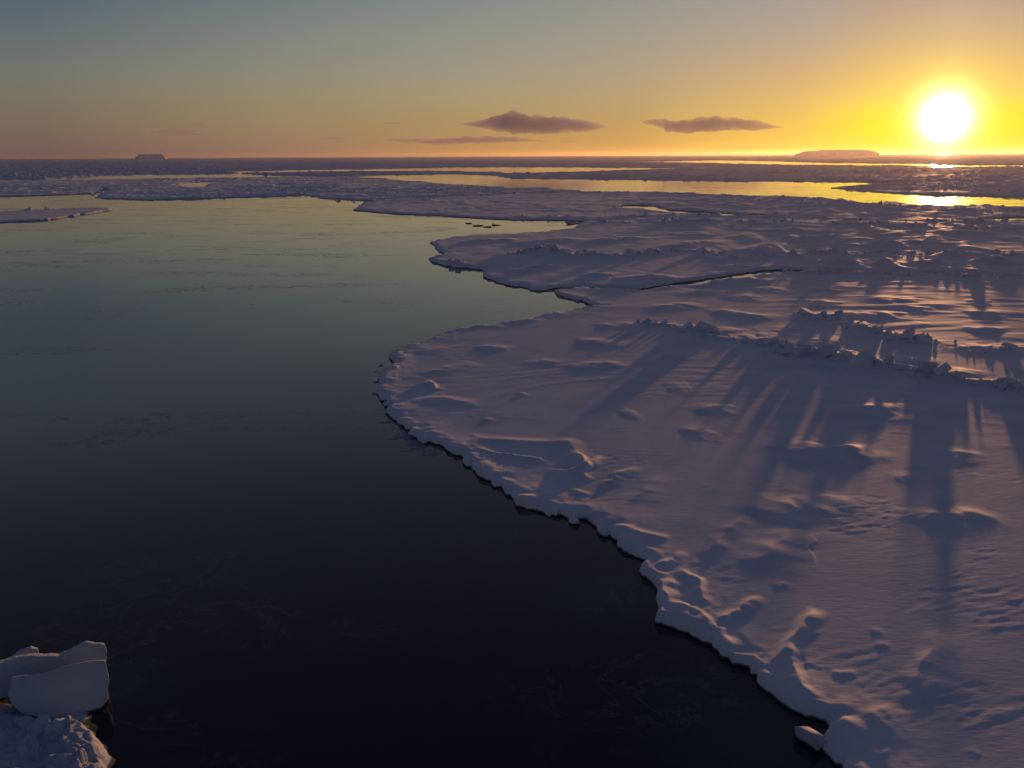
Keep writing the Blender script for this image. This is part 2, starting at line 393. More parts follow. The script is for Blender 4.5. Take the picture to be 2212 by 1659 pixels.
# ------------------------------------------------------------------ pressure ridges (pixel line, height, half width, blocks per metre)
RIDGES = {
 'F1': [
   (Z4([(80, 490), (350, 545), (520, 545), (700, 610), (950, 690), (1150, 720), (1350, 728), (1500, 768), (1800, 825), (2000, 850), (2212, 915), (2600, 1010)]), .85, 1.5, 7.0,
    "jagged rubble ridge running from the middle of the snow to the right"),
   (Z4([(870, 440), (1050, 455), (1250, 520), (1500, 580), (1700, 612), (1900, 640), (2212, 660), (2600, 700)]), .85, 1.7, 4.0, None),
   ([(1675, 592), (1760, 594), (1851, 597), (1960, 598), (2058, 602), (2212, 606), (2500, 616)], .9, 1.4, 2.5, None),
 ],
 'F2': [
   ([(1075, 552), (1140, 549), (1195, 543), (1212, 558), (1270, 555), (1340, 558), (1400, 551), (1495, 544), (1592, 563), (1720, 556), (1926, 552), (2060, 556), (2212, 564), (2500, 575)], 1.05, 1.4, 2.6, None),
   ([(938, 562), (960, 570), (1000, 573), (1030, 577)], .45, .8, 3.0, None),
   ([(1290, 481), (1400, 478), (1500, 480), (1650, 480), (1800, 487), (2000, 495), (2212, 506), (2500, 520)], 1.2, 2.2, 1.6, None),
 ],
 'F3': [
   ([(1080, 466), (1160, 467), (1270, 469), (1340, 468), (1420, 465), (1560, 465), (1700, 472), (1900, 478), (2212, 491)], 1.3, 2.2, 1.3, None),
   ([(1040, 418), (1110, 413), (1200, 414), (1300, 413), (1380, 415), (1531, 420), (1606, 425), (1706, 428), (1806, 435), (1876, 446), (1996, 452), (2212, 460)], 1.4, 2.5, 1.2, None),
   ([(1560, 432), (1680, 436), (1800, 444), (1950, 455), (2100, 462), (2300, 470)], 1.4, 3.0, .9, None),
   ([(700, 429), (780, 434), (860, 432), (950, 428)], .9, 2.0, .7, None),
 ],
 'F5': [([(60, 465), (150, 461), (245, 456)], .3, 1.0, .5, None)],
 'F6': [([(240, 432), (420, 428), (560, 423), (665, 418)], .5, 2.0, .4, None),
        ([(520, 405), (640, 404), (760, 408), (900, 407), (1040, 402)], 1.5, 5.0, .5, None),
        ([(560, 415), (700, 412), (880, 418)], 1.2, 4.0, .5, None)],
 'F7': [([(-50, 428), (60, 424), (180, 420)], .9, 3.0, .4, None)],
 'F4': [([(1800, 405), (1850, 406), (1960, 412), (2080, 417), (2212, 424), (2400, 430)], 1.5, 3.0, .7, None),
        ([(1880, 402), (2000, 404), (2212, 410), (2400, 414)], 1.5, 4.0, .5, None)],
 'F8': [([(900, 370), (1040, 370), (1300, 376), (1500, 378), (1700, 381), (2000, 386), (2212, 388)], 1.6, 6.0, .35, None),
        ([(1100, 372), (1400, 369), (1700, 370), (2000, 374), (2212, 378)], 1.6, 6.0, .3, None),
        ([(560, 378), (640, 377), (760, 375)], 1.4, 5.0, .3, None)],
}

# ------------------------------------------------------------------ wind-blown drifts (pixel line, height, near width, far width)
DRIFTS = [
 (Z6([(860, 990), (880, 1130), (920, 1250), (1000, 1300), (1110, 1330)]), .16, .35, .55),
 (Z6([(1000, 770), (900, 920), (840, 1010), (770, 1100), (720, 1140)]), .20, .5, .6),
 (Z6([(1690, 880), (1640, 1100), (1560, 1230), (1480, 1360)]), .24, .9, .6),
 (Z6([(1480, 1360), (1380, 1380), (1240, 1420), (1130, 1440)]), .22, .7, .45),
 (Z6([(120, 770), (220, 765), (340, 810), (430, 890)]), .20, .5, .45),
 (Z6([(430, 890), (560, 790), (690, 710)]), .18, .45, .6),
 (Z6([(80, 540), (190, 500), (250, 450)]), .15, .4, .5), (Z6([(220, 540), (270, 590), (340, 620), (360, 720), (400, 770)]), .17, .4, .5),
 (Z6([(220, 632), (330, 632)]), .13, .3, .4),
 (Z6([(620, 100), (750, 145), (880, 190), (1000, 165), (1200, 100)]), .26, 1.3, 1.3),
 (Z6([(1500, 180), (1600, 215), (1720, 235), (1900, 220), (2000, 200)]), .28, 1.2, 1.2),
 (Z6([(560, 600), (640, 510), (740, 430), (850, 375), (1000, 360), (1100, 410)]), .22, 1.2, 1.5),
 (Z6([(380, 490), (460, 380), (600, 240)]), .10, .6, .9),
 (Z6([(1300, 910), (1410, 910)]), .13, .35, .4), (Z6([(1340, 985), (1460, 1005)]), .13, .35, .4), (Z6([(1090, 1150), (1150, 1165), (1240, 1155)]), .13, .35, .4),
 (Z6([(600, 990), (740, 1020)]), .10, .3, .4), (Z6([(1680, 1010), (1760, 970), (1880, 1010)]), .14, .9, .9),
 (Z6([(750, 650), (890, 640)]), .10, .4, .5), (Z6([(600, 1110), (660, 1070), (700, 1130)]), .14, .3, .35),
 (Z6([(1880, 1590), (1960, 1650)]), .10, .3, .3),
 (Z4([(1040, 985), (1200, 1010), (1350, 980), (1600, 985)]), .34, 1.8, 2.0),
 (Z4([(920, 1160), (980, 1205), (1100, 1235), (1380, 1220)]), .34, 1.6, 1.8),
 (Z4([(1620, 1235), (1800, 1250), (1990, 1265)]), .22, 1.4, 1.4), (Z4([(1500, 1030), (1760, 1095)]), .18, 1.6, 2.0),
 (Z4([(290, 1010), (400, 990), (560, 985)]), .26, 1.2, 1.6), (Z4([(230, 1125), (430, 1115)]), .24, 1.4, 1.7),
 (Z4([(1400, 1385), (1640, 1390)]), .18, 1.0, 1.2), (Z4([(0, 740), (100, 700), (240, 665)]), .25, 1.2, 1.6),
 (Z4([(130, 860), (300, 858)]), .22, 1.4, 2.0), (Z4([(0, 405), (150, 395), (350, 375)]), .35, 1.8, 2.6),
 (Z4([(380, 440), (480, 425), (650, 450), (860, 460)]), .35, 1.8, 2.2), (Z4([(350, 545), (440, 550), (560, 520)]), .3, 1.0, 2.0),
 (Z4([(620, 550), (640, 590), (700, 600), (760, 560), (820, 510), (900, 480)]), .35, 1.4, 2.0),
 (Z4([(950, 665), (1020, 610), (1080, 560)]), .35, 1.2, 2.0), (Z4([(1150, 680), (1200, 660), (1180, 700), (1300, 712), (1400, 720)]), .3, 1.0, 1.6),
 (Z4([(1500, 755), (1560, 710), (1650, 690)]), .4, 1.2, 2.0), (Z4([(1800, 810), (1840, 780), (1890, 760)]), .45, 1.0, 1.8),
 (Z4([(1220, 470), (1320, 440), (1540, 440)]), .45, 2.2, 2.6), (Z4([(920, 365), (1040, 370), (1180, 385)]), .35, 2.0, 2.6),
 (Z4([(950, 290), (1100, 295), (1200, 260)]), .4, 2.0, 2.6), (Z4([(1380, 330), (1440, 360), (1580, 345)]), .35, 2.0, 2.6),
 (Z4([(1520, 415), (1700, 410)]), .3, 2.0, 2.6), (Z4([(1530, 490), (1650, 495)]), .3, 2.0, 2.4), (Z4([(1860, 370), (2040, 375)]), .35, 2.4, 2.6),
 (Z4([(1870, 440), (2100, 445)]), .35, 2.2, 2.6), (Z4([(1870, 540), (2000, 530), (2140, 550)]), .45, 2.0, 2.6),
 (Z4([(1820, 275), (1960, 275)]), .35, 2.4, 2.8), (Z4([(1530, 565), (1700, 580)]), .3, 1.6, 2.2), (Z4([(900, 330), (1000, 335)]), .3, 2., 2.),
 (Z4([(200, 270), (420, 240), (700, 250)]), .3, 2.5, 3.), (Z4([(450, 340), (700, 335)]), .3, 2.5, 3.), (Z4([(640, 300), (820, 285)]), .3, 2.5, 3.),
 (Z3([(580, 1160), (700, 1135), (850, 1125), (1000, 1150), (1100, 1190)]), .24, 1.0, 1.2),
 (Z3([(860, 1450), (1100, 1400), (1400, 1430), (1700, 1430), (1760, 1490), (1820, 1570), (1880, 1600)]), .24, .7, 1.0),
 (Z3([(1040, 1465), (1200, 1510), (1500, 1550), (1610, 1590)]), .14, .3, .5),
 (Z3([(660, 960), (850, 920), (980, 890), (1120, 865)]), .22, 1.0, 1.4), (Z3([(1080, 775), (1200, 760), (1340, 780)]), .28, 1.3, 1.8),
 (Z3([(1740, 715), (1850, 715), (1980, 735), (2212, 740)]), .28, 1.4, 2.2), (Z3([(1700, 930), (1900, 880), (2212, 885)]), .28, 1.4, 2.2),
 (Z3([(1880, 620), (2212, 590)]), .25, 1.5, 2.4), (Z3([(1340, 570), (1440, 565), (1560, 580)]), .22, 1.3, 1.8), (Z3([(1430, 850), (1700, 875)]), .2, 1.4, 2.0),
 (Z3([(900, 745), (1010, 760)]), .18, 1.3, 1.8), (Z3([(620, 810), (900, 760)]), .15, 1.3, 1.8), (Z3([(2060, 1230), (2180, 1220)]), .28, 1.4, 1.8),
 (Z3([(1150, 610), (1280, 605)]), .2, 1.4, 1.8), (Z3([(700, 1050), (760, 1010), (800, 1060), (870, 1050)]), .26, .5, .6), (Z3([(1050, 1370), (1080, 1400)]), .16, .4, .5),
 (Z3([(1150, 1260), (1220, 1290)]), .18, .4, .5), (Z3([(1380, 1080), (1430, 1110)]), .2, .5, .6), (Z3([(450, 990), (560, 990)]), .18, .6, .8),
 (Z5([(1590, 50), (1650, 100), (1680, 160), (1660, 210), (1730, 255)]), .2, .5, .6), (Z5([(1450, 160), (1560, 200), (1690, 140), (1760, 80)]), .2, .5, .6),
 (Z5([(1570, 290), (1620, 310), (1700, 340)]), .14, .35, .4), (Z5([(1770, 290), (1860, 210), (1990, 150)]), .15, .6, .7),
 (Z5([(1780, 500), (1950, 370), (2100, 240), (2160, 180)]), .2, .7, .9), (Z5([(1840, 520), (1950, 560), (2212, 620)]), .18, .5, .8),
 (Z5([(1880, 600), (2000, 670)]), .15, .4, .6), (Z5([(2000, 720), (2120, 720)]), .12, .35, .5), (Z5([(2090, 790), (2212, 740)]), .15, .4, .5),
 (Z5([(1180, 220), (1250, 215)]), .1, .3, .35), (Z5([(1230, 265), (1280, 262)]), .08, .25, .3), (Z5([(1630, 410), (1760, 430)]), .12, .4, .5),
 # second floe, towards the sun
 ([(1620, 552), (1660, 545), (1700, 546)], .5, 3, 4), ([(1790, 582), (1820, 572), (1860, 570)], .6, 2.5, 4), ([(1880, 580), (1920, 574), (1960, 577)], .55, 2.5, 3.5),
 ([(1970, 582), (2010, 573), (2060, 572)], .6, 2.5, 3.5), ([(2110, 578), (2150, 572), (2200, 574)], .6, 2.5, 3.5),
 ([(1850, 540), (1890, 533), (1930, 534)], .6, 3, 4), ([(1910, 540), (1930, 532), (1970, 536)], .6, 3, 4), ([(1990, 532), (2020, 527), (2060, 530)], .6, 3, 4),
 ([(1580, 549), (1640, 540), (1700, 530)], .45, 3, 5), ([(1700, 523), (1760, 518), (1830, 515)], .5, 3, 6), ([(1660, 505), (1720, 500), (1780, 503)], .5, 3, 6),
 ([(2040, 510), (2100, 512), (2180, 512)], .5, 3, 6), ([(1260, 528), (1330, 518), (1420, 513)], .4, 3, 5), ([(1400, 545), (1500, 528), (1560, 520)], .4, 3, 5),
 ([(1100, 530), (1180, 522), (1260, 516)], .35, 3, 5), ([(990, 525), (1060, 520), (1140, 518)], .3, 2.5, 4), ([(1130, 583), (1180, 578), (1230, 580)], .35, 2, 3),
 ([(1100, 590), (1130, 587), (1160, 590)], .3, 1.6, 2.4), ([(1330, 612), (1380, 605), (1460, 600)], .35, 2, 4), ([(1260, 600), (1310, 597), (1340, 599)], .3, 2, 3),
 ([(1570, 612), (1620, 608), (1680, 612)], .3, 2, 3), ([(1440, 640), (1520, 632), (1600, 636)], .3, 2, 3),
]
DR = [(G(p), a * ((.75 if wn <= .62 else .31 if p[0][1] > 1000 else .42) if p[0][1] > 620 else 1.1), wn, wf) for p, a, wn, wf in DRIFTS]
RG = {k: [(G(p), h * (.58 if k == 'F1' else .7 if k == 'F2' else .45), w, dn) for p, h, w, dn, _ in v] for k, v in RIDGES.items()}

def ground_height(x, y, rr, key):
    """snow surface relief in metres"""
    ang = .30
    c, s = math.cos(ang), math.sin(ang)
    u = x * c + y * s; v = -x * s + y * c             # u runs along the drifts
    wx = perlin(x * .06, y * .06, 11) * 3
    h = .016 * perlin(x * .030, y * .035, 1) + .0025 * perlin(x * .11, y * .14, 2)
    # rounded wind drifts with a sharp lip
    n = perlin(u * .12 + wx * .3, v * .34 + wx, 3)
    h += .015 * np.maximum(0, 1 - np.abs(n) * 2.6) * smooth01(.3 + perlin(x * .05, y * .07, 4) * 1.6)
    n = perlin(u * .28 + wx, v * .8 + wx * .7, 5)
    near_w = np.clip(1.4 - rr / 220, 0, 1)
    h += .0016 * n * (0.4 + smooth01(.5 + perlin(x * .08, y * .1, 6) * 2))
    # sastrugi roughness in patches
    patch = smooth01((perlin(x * .16, y * .22, 8) + .5 * perlin(x * .6, y * .8, 7) - .1) * 1.8)
    n = perlin(u * 1.1 + wx, v * 3.4 + wx * 2, 9) + .5 * perlin(u * 2.6, v * 7, 10)
    h += near_w * n * (.0012 + .009 * patch)
    h += near_w * .0006 * perlin(x * 4, y * 6, 12)
    if key in ('F2', 'F3'):
        n = perlin(x * .13, y * .07 + wx, 21)
        h += .42 * np.maximum(0, n - .12) * smooth01((x - 10) / 60.0) * 1.6 + .03 * np.maximum(0, n)
        n = perlin(x * .35, y * .16, 22); h += .03 * n
    if key in ('F1', 'F2'):
        rows_ = smooth01((x - 4 - .12 * y) / 28) * smooth01((rr - 72) / 30)
        h += rows_ * (.13 * np.maximum(0, perlin(x * .09 + wx * .3, y * .26 + wx * .2, 23) - .04) + .05 * np.maximum(0, perlin(x * .22, y * .55 + wx * .3, 24)))
    if key in ('F6', 'F7', 'F4', 'F8', 'PACK', 'F3', 'F5'):
        s1 = 1 if key != 'PACK' else .5
        n = 1 - np.abs(perlin(x * .010 * s1 + wx * .2, y * .022 * s1, 31)) * 2.4
        rid = np.maximum(0, n - .55) * 2.2
        n2 = cells(x * .45, y * .30, 33)
        band = smooth01(perlin(x * .004 + 3.3, y * .028 + perlin(x * .01, y * .01, 37) * .6, 36) * 3 + .35) * (0 if key in ('F5', 'F3') else .12 if key in ('F6', 'F7') else .4 if key != 'PACK' else .6)
        h += band * (cells(x * .6, y * .4, 38) - .2)
        amp = {'F6': .35, 'F7': .3, 'F4': .6, 'F8': .7, 'PACK': 1.0, 'F3': .12, 'F5': .03}[key]
        h += amp * rid * (.25 + 1.1 * n2)
        h += amp * .35 * np.maximum(0, perlin(x * .05, y * .05, 35) - .1) * n2
    return h

def build_floe(name, key, polyw, holes, free, mat, edge_noise=1.0, zlow=-.35, parent=None, lip=0.0):
    P_ = np.array(polyw)
    mg = 3 + .02 * np.hypot(P_[:, 0], P_[:, 1]).max()
    rmin = max(0, np.hypot(P_[:, 0], P_[:, 1]).min() - mg)
    if key == 'F1': rmin = 0
    m = (GX > P_[:, 0].min() - mg) & (GX < P_[:, 0].max() + mg) & (GY > P_[:, 1].min() - mg) & (GY < P_[:, 1].max() + mg)
    idx = np.nonzero(m.ravel())[0]
    x = GX.ravel()[idx]; y = GY.ravel()[idx]; rr = GR.ravel()[idx]
    # ragged outline
    a1 = (.15 + .0035 * rr) * edge_noise
    f1 = 1.0 / (.9 + .02 * rr)
    qx = x + a1 * (perlin(x * f1 * .5, y * f1 * .5, 41) * 1.6 + perlin(x * f1 * 1.7, y * f1 * 1.7, 42) * .8 + perlin(x * f1 * 5, y * f1 * 5, 45) * 1.4 * np.maximum(0, .4 + perlin(x * .3, y * .3, 48)))
    qy = y + a1 * (perlin(x * f1 * .5, y * f1 * .5, 43) * 1.6 + perlin(x * f1 * 1.7, y * f1 * 1.7, 44) * .8)
    d = sdf(qx, qy, polyw)
    if key in ('F1', 'F2'):
        d = d - .55 * np.maximum(0, cells(x * .55, y * .55, 46) - .62) * smooth01(.5 + 2 * perlin(x * .12, y * .12, 47))
    for hpoly in holes:
        hp = np.array(hpoly)
        mm = (qx > hp[:, 0].min() - 30) & (qx < hp[:, 0].max() + 30) & (qy > hp[:, 1].min() - 30) & (qy < hp[:, 1].max() + 30)
        if mm.any():
            d[mm] = np.minimum(d[mm], -sdf(qx[mm], qy[mm], hpoly))
    cell = rr * .0040
    keep = d > -(3 * cell + .4)
    sub = idx[keep]; x = x[keep]; y = y[keep]; rr = rr[keep]; d = d[keep]; cell = cell[keep]
    h = ground_height(x, y, rr, key)
    # pressure ridges as berms of tilted facets
    for pts, hh, ww, dn in RG.get(key, []):
        pp = np.array(pts); R5 = ww * 5
        mm = (x > pp[:, 0].min() - R5) & (x < pp[:, 0].max() + R5) & (y > pp[:, 1].min() - R5) & (y < pp[:, 1].max() + R5)
        if not mm.any(): continue
        xx, yy, r1 = x[mm], y[mm], rr[mm]
        jx = xx + perlin(xx * .15, yy * .15, 51) * ww * 1.6; jy = yy + perlin(xx * .15, yy * .15, 52) * ww * 1.6
        dd, side, par, tl = polyline_dist(jx, jy, pts)
        wv = ww * (.75 + .6 * np.maximum(-.6, perlin(xx * .1, yy * .1, 53))) * np.where(side > 0, 1.5, .9)
        env = np.exp(-(dd / wv) ** 2) * smooth01(np.minimum(par, 1 - par) * tl / (3 * ww) + .15)
        fr = 1.0 / (.55 + .004 * r1)
        blk = cells(xx * fr, yy * fr, 54) * .6 + cells(xx * fr * 2.1, yy * fr * 2.1, 55) * .25
        crest = .22 + 1.15 * np.clip(perlin(xx * .22, yy * .22, 56) * 1.1 + perlin(xx * .07, yy * .07, 57) * .8 + .32, 0, 1.15)
        h[mm] += hh * env * (.22 + .85 * blk) * crest
    if key in ('F1', 'F2'):
        for pts, a, wn, wf in DR:
            pp = np.array(pts); R5 = max(wn, wf) * 3.2
            mm = (x > pp[:, 0].min() - R5) & (x < pp[:, 0].max() + R5) & (y > pp[:, 1].min() - R5) & (y < pp[:, 1].max() + R5)
            if not mm.any(): continue
            xx, yy = x[mm], y[mm]
            jx = xx + perlin(xx * .8, yy * .8, 61) * wn * .25; jy = yy + perlin(xx * .8, yy * .8, 62) * wn * .25
            dd, side, par, tl = polyline_dist(jx, jy, pts)
            thin = wn <= .62
            a = a * min(1.0, (tl / 4.5) ** .8)
            w_ = np.where(side > 0, wf * (.6 if thin else .85), wn * (1.5 if thin else 2.3))
            t = np.clip(1 - dd / w_, 0, 1)
            prof = np.where(side > 0, t ** 1.35 * (.6 + .4 * t), t * t * (3 - 2 * t) * (.45 + .55 * t))
            taper = smooth01(np.minimum(par, 1 - par) * (3.6 if thin and len(pts) > 2 else 2.4) + .05) * (1 + .35 * perlin(par * 7 + len(pts), par * 0 + a * 50, 64))
            h[mm] += a * prof * taper * (.85 + .3 * perlin(xx * .6, yy * .6, 63))
    # edge: snow rounds over to a cliff at the waterline, then a sunken foot
    ew = (.10 + cell * .6) * (1 + 1.2 * np.maximum(-.6, perlin(x * .45, y * .45, 73)))
    edge = smooth01(d / (ew * 2.2))
    fb = free * (1 + .45 * perlin(x * .3, y * .3, 71) * np.exp(-np.maximum(d, 0) / 1.3) + .45 * np.where(d < 1.2, perlin(x * 1.3, y * 1.3, 72), 0) * np.clip(1.2 - d, 0, 1)) + lip * np.exp(-(d / 1.5) ** 2)
    top = fb * (.72 + .28 * edge) + h * smooth01(d / (ew * 3) + .15)
    cliff = smooth01((d + cell * .7 + .03) / (cell * 1.3 + .05))
    z = zlow + (np.maximum(top, .06) - zlow) * cliff
    full = np.full(GX.size, -1, dtype=np.int64); full[sub] = np.arange(len(sub))
    full = full.reshape(GX.shape)
    a = full[:-1, :-1]; b = full[:-1, 1:]; c = full[1:, 1:]; e = full[1:, :-1]
    ok = (a >= 0) & (b >= 0) & (c >= 0) & (e >= 0)
    faces = np.stack([a[ok], b[ok], c[ok], e[ok]], 1)
    zf = z[faces].max(1)
    faces = faces[zf > zlow + .02]
    used = np.zeros(len(x), bool); used[faces.ravel()] = True
    rem = np.cumsum(used) - 1
    faces = rem[faces]
    V = np.stack([x[used], y[used], z[used]], 1)
    o = mesh_obj(name, V, faces, mat, parent)
    print(name, key, len(V))
    return o, (x[used], y[used], z[used])

# ------------------------------------------------------------------ rubble blocks of the ridges
rng = random.Random(5)
BOXF = [(0, 3, 2, 1), (4, 5, 6, 7), (0, 1, 5, 4), (1, 2, 6, 5), (2, 3, 7, 6), (3, 0, 4, 7)]
def block_verts(cx, cy, cz, sx, sy, sz, rg):
    M = (Matrix.Rotation(rg.uniform(0, 6.28), 3, 'Z') @ Matrix.Rotation(rg.gauss(0, .5), 3, 'X') @ Matrix.Rotation(rg.gauss(0, .5), 3, 'Y'))
    out = []
    for k, (a, b, c) in enumerate([(-1, -1, -1), (1, -1, -1), (1, 1, -1), (-1, 1, -1), (-1, -1, 1), (1, -1, 1), (1, 1, 1), (-1, 1, 1)]):
        j = 1 - rg.uniform(0, .42)
        v = M @ Vector((a * sx * j, b * sy * (1 - rg.uniform(0, .42)), c * sz * (1 - rg.uniform(0, .3))))
        out.append((cx + v.x, cy + v.y, cz + v.z))
    return out

def ridge_blocks(pts, hh, ww, dn, zf, parent, nbig):
    V, Fc, items = [], [], []
    for i in range(len(pts) - 1):
        ax, ay = pts[i]; bx, by = pts[i + 1]
        Ls = math.hypot(bx - ax, by - ay)
        for k in range(int(Ls * dn) + 1):
            t = rng.random(); x = ax + (bx - ax) * t; y = ay + (by - ay) * t
            x += perl1(x, y, 51) * ww * -1.6; y += perl1(x, y, 52) * ww * -1.6
            o = rng.gauss(0, ww * .55); nx, ny = -(by - ay) / (Ls + 1e-6), (bx - ax) / (Ls + 1e-6)
            x += nx * o; y += ny * o
            r_ = math.hypot(x, y)
            s = rng.lognormvariate(-1.5, .62) * (1 + r_ / 1300)
            s = min(s * .75, .6 + r_ / 1000)
            clump = perl1(x * 1.5, y * 1.5, 56)
            if clump < -.25: continue
            z = zf(x, y) + s * .25
            items.append((s * 1000 / (r_ + 20), block_verts(x, y, z, s * rng.uniform(.6, 1.3), s * rng.uniform(.5, 1.0), s * rng.uniform(.25, .75), rng)))
    if not items: return
    items.sort(key=lambda q: -q[0])
    big = [it for it in items[:nbig] if it[0] > 2.2]
    for _, vs in big:
        c = np.mean(vs, 0)
        o = mesh_obj("ice_block", np.array(vs) - c, np.array(BOXF), M_RUBBLE, parent, smooth=False); o.location = tuple(c)
    for _, vs in items[len(big):]:
        b = len(V); V += vs; Fc += [tuple(b + q for q in f) for f in BOXF]
    if V: tag(mesh_obj("pressure_ridge", V, np.array(Fc), M_RUBBLE, parent, smooth=False), kind="stuff")
def perl1(x, y, s): return float(perlin(np.array([x * .15]), np.array([y * .15]), s)[0])

def height_lookup(xyz):
    x, y, z = xyz
    az = np.arctan2(x, y); r_ = np.hypot(x, y)
    table = {}
    ci = np.round((az - AZ[0]) / (AZ[1] - AZ[0])).astype(int)
    ri = np.searchsorted(RR, r_ * .9995)
    grid = np.full((NR + 1, NCOL + 1), np.nan, dtype=np.float32); grid[np.clip(ri, 0, NR), np.clip(ci, 0, NCOL)] = z
    def f(px, py):
        c = int(round((math.atan2(px, py) - AZ[0]) / (AZ[1] - AZ[0]))); r0 = int(np.searchsorted(RR, math.hypot(px, py)))
        if 0 <= c < NCOL and 0 <= r0 < NR and not np.isnan(grid[r0, c]): return float(grid[r0, c])
        return .2
    return f

HOLES = [G(p) for p in LEADS]
pack_poly = G(far_near_edge)
a0 = math.atan2(*pack_poly[-1]); a1 = math.atan2(*pack_poly[0])
pack_poly = pack_poly + [(20000 * math.sin(t), 20000 * math.cos(t)) for t in np.linspace(max(a0, .64), min(a1, -.64), 14)]

SPEC = [
 ('F1', G(F1), .27, M_SNOW, "broad snow covered floe in the foreground with smooth drifts filling the lower right", "ice floe"),
 ('F2', G(F2), .36, M_SNOW, "rippled snow floe behind the foreground one, with a pointed left tip", "ice floe"),
 ('F3', G(F3), .38, M_SNOW, "long pinkish floe between the broad open lead and the pointed floe", "ice floe"),
 ('F5', G(F5), .40, M_SNOW, "narrow tapering floe alone on the open water at the left edge", "ice floe"),
 ('F6', G(F6), .42, M_SNOW, "wide bluish floe with a straight front along the far side of the open water", "ice floe"),
 ('F7', G(F7), .42, M_SNOW, "flat floe at the left edge just beyond the narrow tapering one", "ice floe"),
 ('F4', G(F4), .45, M_SNOW, "rough dark floe with a thin tongue lying above the sun's reflection", "ice floe"),
 ('F8', G(F8), .5, M_FAR, "long ridged band of ice just beyond the broad bright lead", "ice floe"),
]
floes = {}
for key, poly, free, mat, lab, cat in SPEC:
    o, xyz = build_floe("ice_floe", key, poly, HOLES if key != 'F1' else [], free, mat, lip=.06 if key == 'F1' else 0)
    tag(o, lab, cat, "ice floes lying apart on the sea")
    zf = height_lookup(xyz)
    for pts, hh, ww, dn in RG.get(key, []):
        ridge_blocks(pts, hh, ww, dn, zf, o, 33 if key in ('F1', 'F2') else 10)
    floes[key] = o
o, _ = build_floe("pack_ice", 'PACK', pack_poly, HOLES, .5, M_FAR)
tag(o, "distant unbroken pack ice reaching to the horizon", None, None, "stuff")

# slush and thin brash along the tip of the foreground floe
def slush():
    poly = G([(822, 775), (800, 800), (790, 850), (806, 900), (818, 950), (836, 990), (870, 1004), (910, 990), (960, 990), (1010, 1020), (1060, 1050), (1100, 1090), (1090, 1060), (1000, 1000), (940, 965), (860, 915), (835, 870), (825, 830), (845, 800)])
    P_ = np.array(poly)
    xs = np.arange(P_[:, 0].min() - 1, P_[:, 0].max() + 1, .06); ys = np.arange(P_[:, 1].min() - 1, P_[:, 1].max() + 1, .09)
    X, Y = np.meshgrid(xs, ys); x = X.ravel(); y = Y.ravel()
    d = sdf(x, y, poly)
    u = x * .9 + y * .3; v = -x * .3 + y * .9
    n = perlin(u * .5, v * .9, 91) * 1.3 + .5 * perlin(u * 1.9, v * 3.1, 92) + .35 * perlin(u * 5, v * 7, 93)
    z = -.06 + .07 * np.minimum(1, np.maximum(0, n + .22)) * 1.3 - .10 * (1 - smooth01((d + .3) / .9))
    ny, nx = X.shape
    idx = np.arange(nx * ny).reshape(ny, nx)
    f = np.stack([idx[:-1, :-1].ravel(), idx[:-1, 1:].ravel(), idx[1:, 1:].ravel(), idx[1:, :-1].ravel()], 1)
    f = f[z[f].max(1) > -.03]
    used = np.zeros(len(x), bool); used[f.ravel()] = True; rem = np.cumsum(used) - 1
    o = mesh_obj("slush", np.stack([x, y, z], 1)[used], rem[f], M_SLUSH)
    tag(o, "dark broken slush fringing the tip of the foreground floe", None, None, "stuff")
M_SLUSH = snow_mat("wet_slush", base=(.26, .30, .34), bump=.02, wet_shade=False)
slush()

# ------------------------------------------------------------------ slabs and chunks of ice
from mathutils import noise as mnoise
import bmesh
def slab(name, outline, origin, depth, lean, yaw, label, group, seed=0, mat=None, rough=.05, seg=.07, cat="ice block"):
    """a broken slab standing on edge: outline in its own plane (metres), extruded by depth away from the viewer"""
    bm = bmesh.new()
    vs = [bm.verts.new((x, 0, z)) for x, z in outline]
    f = bm.faces.new(vs)
    ex = bmesh.ops.extrude_face_region(bm, geom=[f])
    bmesh.ops.translate(bm, vec=(0, depth, 0), verts=[v for v in ex['geom'] if isinstance(v, bmesh.types.BMVert)])
    bmesh.ops.recalc_face_normals(bm, faces=bm.faces)
    bmesh.ops.bevel(bm, geom=list(bm.edges), offset=.022, segments=2, affect='EDGES', profile=.6)
    bmesh.ops.triangulate(bm, faces=bm.faces)
    for _ in range(7):
        es = [e for e in bm.edges if e.calc_length() > seg]
        if not es: break
        bmesh.ops.subdivide_edges(bm, edges=es, cuts=1)
        bmesh.ops.triangulate(bm, faces=bm.faces)
    bm.normal_update()
    for v in bm.verts:
        p = Vector((v.co.x + seed * 7.3, v.co.y + seed, v.co.z))
        n = mnoise.noise(p * 1.6) * .8 + abs(mnoise.noise(p * 4.5)) * .6 + mnoise.noise(p * 11) * .35 + mnoise.noise(p * 24) * .2
        v.co += v.normal * n * rough
    me = bpy.data.meshes.new(name); bm.to_mesh(me); bm.free()
    me.polygons.foreach_set("use_smooth", np.full(len(me.polygons), True))
    me.materials.append(mat or M_BLOCK)
    o = bpy.data.objects.new(name, me); sc.collection.objects.link(o)
    o.rotation_euler = (lean, 0, yaw); o.location = origin
    tag(o, label, cat, group)
    return o

def at_px(u, v, z=0.0):
    d = px_dir(u, v, False); t = (z - CAM_H) / d[2]
    return Vector((d[0] * t, d[1] * t, z))
def Z7(x, y): return (x * .2293, 1278.8 + y * .2293)

